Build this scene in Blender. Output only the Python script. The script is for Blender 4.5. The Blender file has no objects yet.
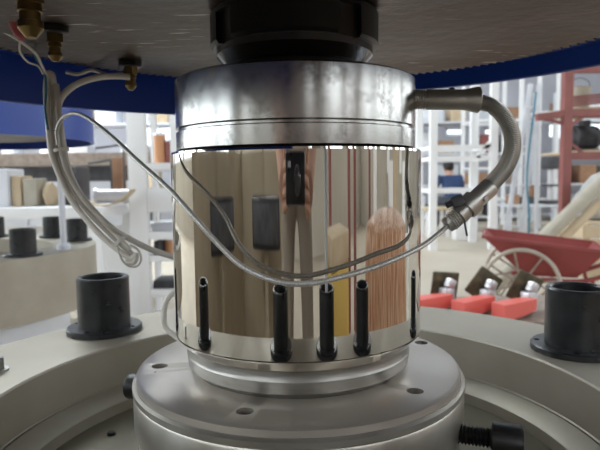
import bpy, bmesh, math, random
from mathutils import Vector, Matrix
random.seed(7)
S = bpy.context.scene
COL = S.collection
PI = math.pi
H = 0.90                      # height of the camera above the hall floor

# ------------------------------------------------------------------ camera
F_PX, CD, CX = 560.0, 0.460, 0.0026
PITCH, ROLL = math.radians(4.75), math.radians(0.70)
cam_data = bpy.data.cameras.new('camera')
cam = bpy.data.objects.new('camera', cam_data); COL.objects.link(cam)
cam_data.sensor_width = 36.0
cam_data.lens = 36.0 * F_PX / 600.0
cam_data.clip_start = 0.01
cam_data.dof.use_dof = True
cam_data.dof.focus_distance = 0.40
cam_data.dof.aperture_fstop = 15.0
cam.matrix_world = (Matrix.Translation((CX, -CD, H)) @ Matrix.Rotation(PI/2 - PITCH, 4, 'X')
                    @ Matrix.Rotation(-ROLL, 4, 'Z'))
S.camera = cam

# ------------------------------------------------------------------ world, light, exposure
world = bpy.data.worlds.new('sky'); S.world = world; world.use_nodes = True
bg = world.node_tree.nodes['Background']
bg.inputs[0].default_value = (0.86, 0.93, 1.0, 1); bg.inputs[1].default_value = 3.0
S.view_settings.view_transform = 'Standard'; S.view_settings.look = 'None'
S.view_settings.gamma = 1.0; S.view_settings.use_curve_mapping = False
S.view_settings.exposure = -0.20

def area(name, loc, target, sx, sy, power, col=(1, 1, 1)):
    l = bpy.data.lights.new(name, 'AREA'); l.shape = 'RECTANGLE'; l.size = sx; l.size_y = sy
    l.energy = power; l.color = col
    o = bpy.data.objects.new(name, l); COL.objects.link(o); o.location = loc
    d = Vector(target) - Vector(loc)
    o.rotation_euler = d.to_track_quat('-Z', 'Y').to_euler()
    return o
# daylight: one light just outside the glass of each window opening of the hall, the same sky brightness for all walls
SKY = 17.0                       # watts per square metre of glass
for y in (-3.6, -.6, 2.4, 5.4, 8.4):
    area('window_left_offscreen', (-8.12, y, 2.6), (0, y, 2.6), 2.55, 2.75, SKY*2.6*2.8, (0.97, 0.99, 1))
    area('window_right_offscreen', (9.12, y, 2.9), (0, y, 2.9), 2.35, 2.15, SKY*2.4*2.2, (1, 0.98, 0.96))
for x in (-5.6, -2.4, .8, 4.0, 7.0):
    area('window_rear_offscreen', (x, -6.12, 2.9), (x, 0, 2.9), 2.35, 1.95, SKY*2.4*2.0, (1, 0.98, 0.96))
area('rooflight_left_offscreen', (-4.0, 6.6, 7.12), (-4.0, 6.6, 0), 3.1, 5.9, 3.6*SKY*3.2*6.0, (0.97, 0.99, 1.0))

# ------------------------------------------------------------------ geometry helpers
def at(px, py, Y):
    """photograph pixel -> point on the plane at distance Y behind the machine axis (heights above the floor)"""
    X, Yp = px - 300.0, py - 225.0
    c, s = math.cos(ROLL), math.sin(ROLL)
    X, Yp = c*X - s*Yp, s*X + c*Yp
    u, xx = -Yp/F_PX, X/F_PX
    v = Vector((xx, math.cos(PITCH) + u*math.sin(PITCH), -math.sin(PITCH) + u*math.cos(PITCH)))
    return Vector((CX, -CD, H)) + v*((Y + CD)/v.y)

class MB:
    def __init__(s): s.v, s.f, s.sm = [], [], []
    def add(s, vs, fs, smooth=True):
        n = len(s.v); s.v += [tuple(p) for p in vs]
        for q in fs: s.f.append([i + n for i in q]); s.sm.append(smooth)
        return s
    def box(s, c, size, rot=None, taper=1.0, bev=0.0):
        hx, hy, hz = size[0]/2, size[1]/2, size[2]/2
        if bev > 0:
            bm = bmesh.new(); bmesh.ops.create_cube(bm, size=1)
            for v in bm.verts:
                t = taper if v.co.z > 0 else 1
                v.co = Vector((v.co.x*2*hx*t, v.co.y*2*hy*t, v.co.z*2*hz))
            bmesh.ops.bevel(bm, geom=bm.edges[:], offset=bev, segments=2, affect='EDGES', profile=.5)
            bm.verts.ensure_lookup_table()
            vs = [v.co.copy() for v in bm.verts]; fs = [[v.index for v in f.verts] for f in bm.faces]
            bm.free()
        else:
            vs = [Vector((x*hx*(taper if z > 0 else 1), y*hy*(taper if z > 0 else 1), z*hz)) for z in (-1, 1) for y in (-1, 1) for x in (-1, 1)]
            fs = [(0, 2, 3, 1), (4, 5, 7, 6), (0, 1, 5, 4), (1, 3, 7, 5), (3, 2, 6, 7), (2, 0, 4, 6)]
        R = rot.to_matrix() if rot is not None and hasattr(rot, 'to_matrix') else (rot if rot is not None else Matrix.Identity(3))
        c = Vector(c)
        return s.add([R @ p + c for p in vs], fs, True)
    def bar(s, a, b, w, h=None, bev=0.0):
        a, b = Vector(a), Vector(b); h = h or w; d = b - a
        z = d.normalized(); up = Vector((0, 0, 1)) if abs(z.z) < .95 else Vector((0, 1, 0))
        x = up.cross(z).normalized(); y = z.cross(x)
        R = Matrix((x, y, z)).transposed()
        return s.box((a + b)/2, (w, h, d.length), R, bev=bev)
    def lathe(s, prof, n=96, a0=0.0, a1=2*PI, closed=False, mat=None):
        """prof list of (r, z); rings share vertices; ends capped only through r=0 points"""
        full = abs(a1 - a0 - 2*PI) < 1e-6
        m = n if full else n + 1
        vs, fs, rows = [], [], []
        for r, z in prof:
            if r < 1e-9:
                rows.append([len(vs)]); vs.append(Vector((0, 0, z)))
            else:
                row = []
                for i in range(m):
                    a = a0 + (a1 - a0)*i/n
                    row.append(len(vs)); vs.append(Vector((r*math.cos(a), r*math.sin(a), z)))
                rows.append(row)
        pairs = list(zip(rows, rows[1:]))
        if closed: pairs.append((rows[-1], rows[0]))
        for A, B in pairs:
            for i in range(n):
                j = (i + 1) % m if full else i + 1
                if len(A) == 1 and len(B) == 1: continue
                if len(A) == 1: fs.append((A[0], B[i], B[j]))
                elif len(B) == 1: fs.append((A[i], B[0], A[j]))
                else: fs.append((A[i], B[i], B[j], A[j]))
        if not full and closed:
            fs.append([r[0] for r in rows]); fs.append([r[-1] for r in reversed(rows)])
        if mat is not None: vs = [mat @ p for p in vs]
        return s.add(vs, fs, True)
    def tube(s, pts, rad, n=10, cap=True):
        pts = [Vector(p) for p in pts]; k = len(pts)
        rf = rad if callable(rad) else (lambda i: rad)
        T = [(pts[min(i+1, k-1)] - pts[max(i-1, 0)]).normalized() for i in range(k)]
        up = Vector((0, 0, 1)) if abs(T[0].z) < .9 else Vector((1, 0, 0))
        x = up.cross(T[0]).normalized(); vs, fs = [], []
        for i in range(k):
            x = (x - T[i]*x.dot(T[i])).normalized(); y = T[i].cross(x); r = rf(i)
            for j in range(n):
                a = 2*PI*j/n; vs.append(pts[i] + x*r*math.cos(a) + y*r*math.sin(a))
        for i in range(k-1):
            for j in range(n):
                fs.append((i*n+j, i*n+(j+1) % n, (i+1)*n+(j+1) % n, (i+1)*n+j))
        if cap:
            fs.append([j for j in reversed(range(n))]); fs.append([(k-1)*n + j for j in range(n)])
        return s.add(vs, fs, True)
    def build(s, name, mat, parent=None, loc=None, rot=None, sharp=32):
        me = bpy.data.meshes.new(name); me.from_pydata(s.v, [], s.f); me.update()
        bm = bmesh.new(); bm.from_mesh(me); bmesh.ops.recalc_face_normals(bm, faces=bm.faces[:]); bm.to_mesh(me); bm.free()
        for p in me.polygons: p.use_smooth = True
        me.set_sharp_from_angle(angle=math.radians(sharp))
        if mat: me.materials.append(mat)
        o = bpy.data.objects.new(name, me); COL.objects.link(o)
        if parent: o.parent = parent
        if loc is not None: o.location = loc
        if rot is not None: o.rotation_euler = rot
        return o

def spline(pts, per=14):
    P = [Vector(p) for p in pts]; P = [P[0]*2 - P[1]] + P + [P[-1]*2 - P[-2]]; out = []
    for i in range(1, len(P)-2):
        a, b, c, d = P[i-1], P[i], P[i+1], P[i+2]
        for k in range(per):
            t = k/per
            out.append(.5*((2*b) + (c-a)*t + (2*a-5*b+4*c-d)*t*t + (3*b-a-3*c+d)*t**3))
    out.append(P[-2]); return out

def axis_mat(o, d):
    """matrix that takes +Z to direction d and moves to o"""
    return Matrix.Translation(Vector(o)) @ Vector(d).normalized().to_track_quat('Z', 'Y').to_matrix().to_4x4()

def cut(o, cutters):
    """real holes: subtract the cutter meshes, keep only the result"""
    for c in cutters:
        m = o.modifiers.new('b', 'BOOLEAN'); m.operation = 'DIFFERENCE'; m.solver = 'EXACT'; m.object = c
    bpy.context.view_layer.update()
    dg = bpy.context.evaluated_depsgraph_get()
    me = bpy.data.meshes.new_from_object(o.evaluated_get(dg), depsgraph=dg)
    o.modifiers.clear(); old = o.data; o.data = me; me.name = old.name
    for p in me.polygons: p.use_smooth = True
    me.set_sharp_from_angle(angle=math.radians(32))
    for c in cutters: bpy.data.objects.remove(c)
    return o

def thing(name, label, cat, loc=(0, 0, 0), rz=0.0, group=None):
    o = bpy.data.objects.new(name, None); COL.objects.link(o); o.empty_display_size = .05
    o.location = loc; o.rotation_euler = (0, 0, rz); return tag(o, label, cat, group)
def tag(o, label=None, cat=None, group=None, kind=None):
    if label: o['label'] = label
    if cat: o['category'] = cat
    if group: o['group'] = group
    if kind: o['kind'] = kind
    return o
def dup(root, loc, rz=0.0, label=None, group=None):
    def cp(o, par):
        c = o.copy(); COL.objects.link(c); c.parent = par
        for ch in list(o.children): cp(ch, c)
        return c
    r = cp(root, None); r.location = loc; r.rotation_euler = (0, 0, rz)
    if label: r['label'] = label
    if group: r['group'] = group
    return r

# ------------------------------------------------------------------ materials
def mat(name, col, rough=.5, metal=0.0, col2=None, nscale=20.0, bump=0.0, bscale=None, rvar=0.0, stretch=None, detail=4.0, spread=(.35, .7)):
    m = bpy.data.materials.new(name); m.use_nodes = True
    nt = m.node_tree; N, L = nt.nodes, nt.links; b = N['Principled BSDF']
    b.inputs['Base Color'].default_value = (*col, 1); b.inputs['Roughness'].default_value = rough
    b.inputs['Metallic'].default_value = metal
    tc = N.new('ShaderNodeTexCoord'); src = tc.outputs['Object']
    if stretch:
        mp = N.new('ShaderNodeMapping'); mp.inputs['Scale'].default_value = stretch
        L.new(src, mp.inputs['Vector']); src = mp.outputs['Vector']
    if col2 or rvar:
        n = N.new('ShaderNodeTexNoise'); n.inputs['Scale'].default_value = nscale; n.inputs['Detail'].default_value = detail
        L.new(src, n.inputs['Vector'])
        if col2:
            r = N.new('ShaderNodeValToRGB')
            r.color_ramp.elements[0].position = spread[0]; r.color_ramp.elements[0].color = (*col, 1)
            r.color_ramp.elements[1].position = spread[1]; r.color_ramp.elements[1].color = (*col2, 1)
            L.new(n.outputs['Fac'], r.inputs['Fac']); L.new(r.outputs['Color'], b.inputs['Base Color'])
        if rvar:
            mr = N.new('ShaderNodeMapRange'); mr.inputs['From Min'].default_value = .3; mr.inputs['From Max'].default_value = .7
            mr.inputs['To Min'].default_value = max(0.0, rough - rvar); mr.inputs['To Max'].default_value = rough + rvar
            L.new(n.outputs['Fac'], mr.inputs['Value']); L.new(mr.outputs['Result'], b.inputs['Roughness'])
    if bump:
        n2 = N.new('ShaderNodeTexNoise'); n2.inputs['Scale'].default_value = bscale or nscale; n2.inputs['Detail'].default_value = 5
        L.new(src, n2.inputs['Vector'])
        bp = N.new('ShaderNodeBump'); bp.inputs['Strength'].default_value = bump; bp.inputs['Distance'].default_value = .002
        L.new(n2.outputs['Fac'], bp.inputs['Height']); L.new(bp.outputs['Normal'], b.inputs['Normal'])
    return m

M = {}
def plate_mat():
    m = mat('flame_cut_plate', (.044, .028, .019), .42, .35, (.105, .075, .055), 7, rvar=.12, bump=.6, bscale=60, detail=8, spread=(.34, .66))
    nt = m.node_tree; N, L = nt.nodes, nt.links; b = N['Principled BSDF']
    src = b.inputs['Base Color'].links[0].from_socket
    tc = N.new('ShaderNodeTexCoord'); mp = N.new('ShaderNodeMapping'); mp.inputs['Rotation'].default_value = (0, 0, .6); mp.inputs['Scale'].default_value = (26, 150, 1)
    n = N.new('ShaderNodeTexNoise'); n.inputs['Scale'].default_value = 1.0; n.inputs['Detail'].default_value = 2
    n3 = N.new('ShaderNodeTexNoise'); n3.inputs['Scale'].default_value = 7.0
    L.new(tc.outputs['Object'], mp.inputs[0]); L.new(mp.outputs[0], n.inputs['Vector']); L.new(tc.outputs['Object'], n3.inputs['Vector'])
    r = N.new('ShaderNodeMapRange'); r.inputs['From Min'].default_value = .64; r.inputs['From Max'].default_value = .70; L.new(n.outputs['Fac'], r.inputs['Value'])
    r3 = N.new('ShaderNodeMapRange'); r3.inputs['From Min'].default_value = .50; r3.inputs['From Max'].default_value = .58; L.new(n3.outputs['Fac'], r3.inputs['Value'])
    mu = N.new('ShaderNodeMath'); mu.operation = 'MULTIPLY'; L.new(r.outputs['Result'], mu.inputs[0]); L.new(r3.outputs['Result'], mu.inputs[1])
    mx = N.new('ShaderNodeMix'); mx.data_type = 'RGBA'; L.new(mu.outputs[0], mx.inputs['Factor']); L.new(src, mx.inputs['A']); mx.inputs['B'].default_value = (.62, .60, .57, 1)  # pale streaks: bare-metal scratches with their glints painted into the base colour
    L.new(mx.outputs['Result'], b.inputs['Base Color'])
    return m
M['chrome'] = mat('chrome', (.62, .59, .545), .03, 1.0, (.68, .645, .595), 9, rvar=.012)
M['turned'] = mat('turned_steel', (.27, .26, .245), .36, 1.0, (.36, .35, .335), 14, rvar=.08, stretch=(1, 1, 14), bump=.05, bscale=40)
def cap_mat():
    m = mat('cap_steel', (.35, .34, .325), .21, 1.0, (.50, .495, .48), 14, spread=(.25, .75), detail=2)
    nt = m.node_tree; N, L = nt.nodes, nt.links; b = N['Principled BSDF']
    src = b.inputs['Base Color'].links[0].from_socket
    tc = N.new('ShaderNodeTexCoord'); n = N.new('ShaderNodeTexNoise'); n.inputs['Scale'].default_value = 42; n.inputs['Detail'].default_value = 8; n.inputs['Roughness'].default_value = .7
    L.new(tc.outputs['Object'], n.inputs['Vector'])
    r = N.new('ShaderNodeMapRange'); r.inputs['From Min'].default_value = .50; r.inputs['From Max'].default_value = .64; r.inputs['To Max'].default_value = .55; L.new(n.outputs['Fac'], r.inputs['Value'])
    mx = N.new('ShaderNodeMix'); mx.data_type = 'RGBA'; L.new(r.outputs['Result'], mx.inputs['Factor']); L.new(src, mx.inputs['A']); mx.inputs['B'].default_value = (.07, .06, .05, 1)
    L.new(mx.outputs['Result'], b.inputs['Base Color']); return m
M['cap'] = cap_mat()
M['flange'] = mat('flange_steel', (.55, .505, .455), .35, .75, (.62, .575, .52), 12, rvar=.04)
M['flange_rim'] = mat('flange_body_steel', (.42, .39, .335), .36, .8, (.56, .54, .50), 18, rvar=.08)
M['ring'] = mat('ring_steel', (.37, .33, .265), .5, .35, (.45, .41, .34), 10, rvar=.10, bump=.05, bscale=60)
M['bore'] = mat('bore_steel', (.35, .315, .245), .5, .4, (.43, .40, .34), 16, rvar=.10)
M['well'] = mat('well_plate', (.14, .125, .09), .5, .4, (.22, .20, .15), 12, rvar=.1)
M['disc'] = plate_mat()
M['blue'] = mat('blue_paint', (.008, .050, .32), .38)
M['black'] = mat('black_oxide', (.012, .013, .015), .34, .0, (.022, .023, .026), 60, rvar=.08)
M['screw'] = mat('black_screw', (.012, .012, .012), .42, .0)
M['nut'] = mat('blackened_nut', (.010, .010, .011), .33, .0)
M['darksteel'] = mat('dark_steel', (.16, .17, .19), .18, 1.0)
M['brass'] = mat('brass', (.26, .185, .075), .38, 1.0, (.14, .10, .045), 60)
M['white_tube'] = mat('white_tube', (.70, .66, .60), .45, .0, (.78, .74, .69), 30)
M['grey_tube'] = mat('grey_tube', (.48, .44, .39), .45, .0, (.58, .54, .49), 40)
M['braid'] = mat('braided_cable', (.62, .60, .57), .40, .45, (.42, .41, .39), 900, spread=(.4, .6))
M['conduit'] = mat('metal_conduit', (.58, .565, .535), .38, .7)
M['fitting'] = mat('nickel_fitting', (.52, .505, .475), .36, .8)
M['teal'] = mat('teal_cable', (.03, .22, .34), .4)
M['white'] = mat('white_paint', (.86, .86, .87), .5)
M['offwhite'] = mat('pale_grey_paint', (.66, .68, .73), .5, .0, (.74, .75, .79), 6)
M['hazy_white'] = mat('dull_white_paint', (.52, .54, .58), .55, .0, (.60, .62, .65), 3)
M['red'] = mat('red_paint', (.27, .085, .075), .5, .0, (.22, .07, .062), 8)
M['barrow'] = mat('barrow_red', (.30, .055, .05), .5, .0, (.25, .052, .048), 12)
M['coral'] = mat('coral_red_paint', (.86, .17, .14), .45)
M['rust'] = mat('rusty_steel', (.27, .21, .17), .6, .2, (.38, .31, .26), 30)
M['tan'] = mat('tan_board', (.52, .40, .26), .7, .0, (.60, .48, .33), 8)
M['brown'] = mat('brown_card', (.30, .16, .09), .7, .0, (.38, .22, .13), 9)
M['orange'] = mat('orange_paint', (.62, .30, .14), .5)
M['olive'] = mat('dark_olive_plate', (.05, .042, .025), .5, .2, (.16, .13, .07), 30)
M['dark'] = mat('dark_machine', (.05, .05, .055), .5, .2, (.09, .09, .10), 14)
M['silver'] = mat('silver_casting', (.66, .65, .67), .35, .7)
M['navy_cloth'] = mat('navy_cloth', (.025, .05, .13), .85)
M['hair'] = mat('dark_hair', (.012, .010, .009), .6)
M['skin'] = mat('skin', (.52, .30, .21), .5)
M['taupe'] = mat('taupe_cloth', (.25, .19, .16), .9, .0, (.30, .24, .20), 20)
M['denim'] = mat('dark_trousers', (.04, .045, .06), .9)
M['khaki'] = mat('khaki_trousers', (.24, .20, .16), .9)
M['beige'] = mat('beige_board', (.31, .25, .17), .6, .0, (.36, .295, .205), 3)
M['sack'] = mat('grey_sack', (.36, .35, .34), .9, .0, (.48, .47, .46), 10, bump=.5, bscale=14)
M['cardtube'] = mat('pale_tube', (.40, .36, .29), .7, .0, (.47, .43, .35), 8)
M['glass'] = None
M['tyre'] = mat('pale_rim', (.50, .44, .38), .45, .5)
M['navy_steel'] = mat('blue_crate_paint', (.06, .12, .27), .6)
def glass_mat():
    m = bpy.data.materials.new('window_glass'); m.use_nodes = True; nt = m.node_tree; nt.nodes.clear()
    o = nt.nodes.new('ShaderNodeOutputMaterial'); t = nt.nodes.new('ShaderNodeBsdfTransparent'); g = nt.nodes.new('ShaderNodeBsdfGlossy')
    x = nt.nodes.new('ShaderNodeMixShader'); x.inputs[0].default_value = .06; g.inputs['Roughness'].default_value = .05
    t.inputs[0].default_value = (.93, .96, .97, 1)
    nt.links.new(t.outputs[0], x.inputs[1]); nt.links.new(g.outputs[0], x.inputs[2]); nt.links.new(x.outputs[0], o.inputs[0])
    return m
M['glass'] = glass_mat()

# ------------------------------------------------------------------ the hall
XL, XR, YN, YF, ZC = -8.0, 9.0, -6.0, 13.0, 7.0
def struct(o): o['kind'] = 'structure'; return o
M['floor'] = mat('hall_floor', (.46, .40, .32), .7, .0, (.54, .48, .40), 1.3, rvar=.08, bump=.1, bscale=30)
M['wall'] = mat('hall_wall', (.40, .40, .45), .8, .0, (.48, .48, .53), .8)
M['wall_warm'] = mat('hall_wall_warm', (.46, .42, .36), .8, .0, (.52, .48, .42), .8)
M['ceil'] = mat('hall_ceiling', (.30, .30, .32), .8, .0, (.36, .36, .38), .7)
struct(MB().box(((XL+XR)/2, (YN+YF)/2, -.05), (XR-XL+.6, YF-YN+.6, .1)).build('floor', M['floor']))
def wall(name, c, size, holes, mt):
    """a wall slab with real window openings; holes are (centre, size) boxes"""
    o = MB().box(c, size).build(name, mt)
    cs = [MB().box(hc, hs).build('cutter', None) for hc, hs in holes]
    if cs: cut(o, cs)
    return struct(o)
wcount = [0]
def window(c, w, h, axis, nx=3, ny=2):
    """frame, glazing bars and panes standing in one opening; axis is the wall's normal"""
    wcount[0] += 1
    win = bpy.data.objects.new('window_%d' % wcount[0], None); COL.objects.link(win); win.location = c; struct(win)
    fr = MB(); t = .05
    def put(a, b, sa, sb):      # a along the wall, b up
        if axis == 'y': fr.box((a, 0, b), (sa, .07, sb))
        elif axis == 'x': fr.box((0, a, b), (.07, sa, sb))
        else: fr.box((a, b, 0), (sa, sb, .07))
    put(0, h/2-t/2, w, t); put(0, -h/2+t/2, w, t); put(-w/2+t/2, 0, t, h); put(w/2-t/2, 0, t, h)
    for i in range(1, nx): put(-w/2 + w*i/nx, 0, t*.8, h)
    for j in range(1, ny): put(0, -h/2 + h*j/ny, w, t*.8)
    fr.build('window_frame', M['white'], win)
    for i in range(nx):
        for j in range(ny):
            a = -w/2 + w*(i+.5)/nx; b = -h/2 + h*(j+.5)/ny; sa, sb = w/nx-.03, h/ny-.03
            p = MB()
            if axis == 'y': p.box((a, 0, b), (sa, .008, sb))
            elif axis == 'x': p.box((0, a, b), (.008, sa, sb))
            else: p.box((a, b, 0), (sa, sb, .008))
            p.build('pane', M['glass'], win)
bw = []
for px, py, w, h in ((455, 132, .50, .20), (490, 132, .34, .20), (551, 130, .20, .42), (560, 131, .20, .42), (597, 122, .8, .8), (160, 128, 1.1, .9), (60, 190, .9, .6)):
    p = at(px, py, YF); bw.append(((p.x, YF, p.z), w, h))
for x in (-6.2, -3.2, -.2, 2.8, 5.8): bw.append(((x, YF, 4.6), 2.2, 1.6))
wall('wall_back', ((XL+XR)/2, YF, ZC/2), (XR-XL, .2, ZC), [(c, (w, .5, h)) for c, w, h in bw], M['wall'])
for c, w, h in bw: window(c, w, h, 'y', max(1, round(w/.7)), 1 if h < 1 else 2)
lw = [((XL, y, 2.6), 2.6, 2.8) for y in (-3.6, -.6, 2.4, 5.4, 8.4)]
wall('wall_left', (XL, (YN+YF)/2, ZC/2), (.2, YF-YN, ZC), [(c, (.5, w, h)) for c, w, h in lw], M['wall_warm'])
for c, w, h in lw: window(c, w, h, 'x', 3, 3)
rw = [((XR, y, 2.9), 2.4, 2.2) for y in (-3.6, -.6, 2.4, 5.4, 8.4)]
wall('wall_right', (XR, (YN+YF)/2, ZC/2), (.2, YF-YN, ZC), [(c, (.5, w, h)) for c, w, h in rw], M['wall_warm'])
for c, w, h in rw: window(c, w, h, 'x', 3, 2)
nw = [((x, YN, 2.9), 2.4, 2.0) for x in (-5.6, -2.4, .8, 4.0, 7.0)]
wall('wall_rear', ((XL+XR)/2, YN, ZC/2), (XR-XL, .2, ZC), [(c, (w, .5, h)) for c, w, h in nw], M['wall_warm'])
for c, w, h in nw: window(c, w, h, 'y', 3, 2)
cw = [((-4.0, 6.6, ZC), 3.2, 6.0), ((3.8, 5.6, ZC), 3.0, 8.0)]
wall('ceiling', ((XL+XR)/2, (YN+YF)/2, ZC), (XR-XL, YF-YN, .2), [(c, (w, h, .5)) for c, w, h in cw], M['ceil'])
for c, w, h in cw: window(c, w, h, 'z', 3, 5)

# ------------------------------------------------------------------ the machine: base ring
def make_ring(label, loc, rm, pm):
    t = thing('base_ring', label, 'machine base', loc)
    # heights here are above the floor; the ring is .16 thick on a narrower pedestal
    r = MB().lathe([(.262, H-.188), (.264, H-.1865), (.381, H-.1865), (.383, H-.1885), (.383, H-.35), (.25, H-.35), (.25, H-.262), (.2605, H-.262), (.2605, H-.2325), (.262, H-.2315)], 160, closed=True).build('ring_body', rm, t)
    MB().lathe([(.2595, H-.2335), (.2575, H-.2320), (.2385, H-.2392), (.2365, H-.2412), (.2365, H-.2615), (.2595, H-.2615)], 128, closed=True).build('bore_step', M['bore'], t)
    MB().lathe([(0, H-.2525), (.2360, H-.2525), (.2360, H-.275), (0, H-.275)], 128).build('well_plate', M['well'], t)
    for k in range(12):
        a = k*PI/6 + .12
        MB().lathe([(0, .0), (.0042, 0), (.0042, .002), (.003, .003), (0, .003)], 12).build('plug', M['screw'], t, loc=(.205*math.cos(a), .205*math.sin(a), H-.2525))
    MB().lathe([(.0, H-.352), (.30, H-.352), (.30, .06), (.40, .05), (.40, 0), (0, 0)], 96).build('pedestal', M['offwhite'], t)
    return t
ring = make_ring('machined steel base ring around the mirror-polished cylinder', (0, 0, 0), M['ring'], M['offwhite'])
ring2 = make_ring('steel base ring of the second machine, under the bright blue drum', (-.985, 1.12, 0), M['ring'], M['offwhite'])

def make_bushing():
    t = thing('flanged_bushing', 'x', 'bushing')
    MB().lathe([(.0250, .001), (.0250, .0665), (.0265, .0685), (.0295, .0685), (.0313, .0667), (.0313, .0085), (.0313, .001)], 64, closed=True).build('sleeve', M['black'], t)
    f = MB().lathe([(.0312, 0), (.0312, .0070), (.0437, .0070), (.0452, .0055), (.0452, 0)], 64, closed=True).build('base_flange', M['black'], t)
    cs = []
    for k in range(4):
        a = PI/4 + k*PI/2
        cs.append(MB().lathe([(0, -.01), (.0032, -.01), (.0032, .02), (0, .02)], 16).build('cutter', None, loc=(.0385*math.cos(a), .0385*math.sin(a), 0)))
    cut(f, cs)
    return t
bush = make_bushing()
ZR = H - .1865
bush.location = (-.2435, .229, ZR); bush.rotation_euler = (0, 0, .55)
bush['label'] = 'black flanged bushing on the steel ring beside the tied cable bundle'; bush['group'] = 'flanged bushings on the base rings'
G = 'flanged bushings on the base rings'
dup(bush, (.2965, .1275, ZR), .35, 'black flanged bushing on the steel ring in front of the red wheelbarrow', G)
for deg in (80, 192, 258, 319):
    a = math.radians(deg)
    dup(bush, (.335*math.cos(a), .335*math.sin(a), ZR), a, 'black flanged bushing seen only mirrored in the polished cylinder' if deg != 80 else 'black flanged bushing on the ring hidden behind the cylinder', G)
a = math.radians(291)
dup(bush, (.335*math.cos(a), .335*math.sin(a), ZR), a, 'black flanged bushing holding a thin pale post on the ring', G)
def post(x, y, z0, z1, label, r=.0085):
    t = thing('support_post', label, 'post', (x, y, z0))
    MB().lathe([(0, 0), (r, 0), (r, z1-z0), (0, z1-z0)], 20).build('rod', M['offwhite'], t)
    MB().lathe([(r, .0), (r*2.2, 0), (r*2.2, .010), (r*1.6, .016), (r, .016)], 20, closed=True).build('foot', M['offwhite'], t)
post(.335*math.cos(a), .335*math.sin(a), ZR, H+.128, 'thin pale post rising from a bushing on the near side of the ring', .006)
for deg, lab in ((32, 'grey-black flanged bushing at the second ring, beside the white rack'), (62, 'grey-black flanged bushing at the far rim of the second ring'),
                 (-31, 'grey-black flanged bushing at the near rim of the second ring'), (100, 'grey-black flanged bushing at the back of the second ring, under its drum')):
    a = math.radians(deg)
    dup(bush, (-.985 + .335*math.cos(a), 1.12 + .335*math.sin(a), ZR), a, lab, G)
a = math.radians(-8)
post(-.985 + .34*math.cos(a), 1.12 + .34*math.sin(a), ZR, H+.125, 'slim white post between the second ring and its blue drum')
# hexagon bolt on the ring, at the frame edge
hb = thing('hex_bolt', 'hexagon head bolt with washer on top of the steel ring', 'bolt', (-.3005, .082, ZR))
MB().lathe([(0, 0), (.0115, 0), (.0115, .002), (0, .002)], 24).build('washer', M['fitting'], hb)
MB().lathe([(0, .002), (.0082, .002), (.0082, .0125), (.0072, .0135), (0, .0135)], 6).build('bolt_head', M['turned'], hb, sharp=10)

# ------------------------------------------------------------------ the machine: polished cylinder
cyl = thing('polished_cylinder', 'mirror-polished steel cylinder standing upright on a bolted round flange', 'cylinder', (0, 0, H-.252))
B = .252                        # heights in the fit + B are local to the cylinder's foot
MB().lathe([(0, .0212+B), (.0985, .0212+B), (.0998, .0205+B), (.1, .019+B), (.1, -.1205+B), (.0996, -.1222+B), (.0925, -.1305+B), (0, -.1305+B)], 256).build('chrome_sleeve', M['chrome'], cyl, sharp=6)
MB().lathe([(.0, .0765+B), (.0925, .0765+B), (.0953, .0748+B), (.0953, .0392+B), (.0932, .0382+B), (.0932, .0366+B), (.0953, .0358+B), (.0953, .0228+B), (.0930, .0215+B), (0, .0215+B)], 160).build('top_collar', M['cap'], cyl)
MB().lathe([(0, -.1308+B), (.0905, -.1308+B), (.0905, -.136+B), (.0915, -.138+B), (.0905, -.1465+B), (.0870, -.1500+B), (.0855, -.1512+B), (0, -.1512+B)], 160).build('neck', M['turned'], cyl)
fl = MB().lathe([(0, -.1514+B), (.1285, -.1514+B), (.1312, -.1530+B), (.1316, -.1575+B), (.0, -.1575+B)], 160).build('flange', M['flange'], cyl)
cs = []
for x, y, r in ((-.035, -.1045, .0060), (-.1135, -.013, .0066), (.083, -.0735, .0060), (.1125, .043, .0060), (-.072, .092, .0060), (.045, .108, .0060), (-.1135, -.0275, .0011)):
    cs.append(MB().lathe([(0, -.02), (r, -.02), (r, .02), (0, .02)], 24).build('cutter', None, loc=(0, 0, 0)))
    cs[-1].data.transform(Matrix.Translation((x, y, -.1514+B)))
    cs[-1].parent = cyl
cut(fl, cs)
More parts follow.
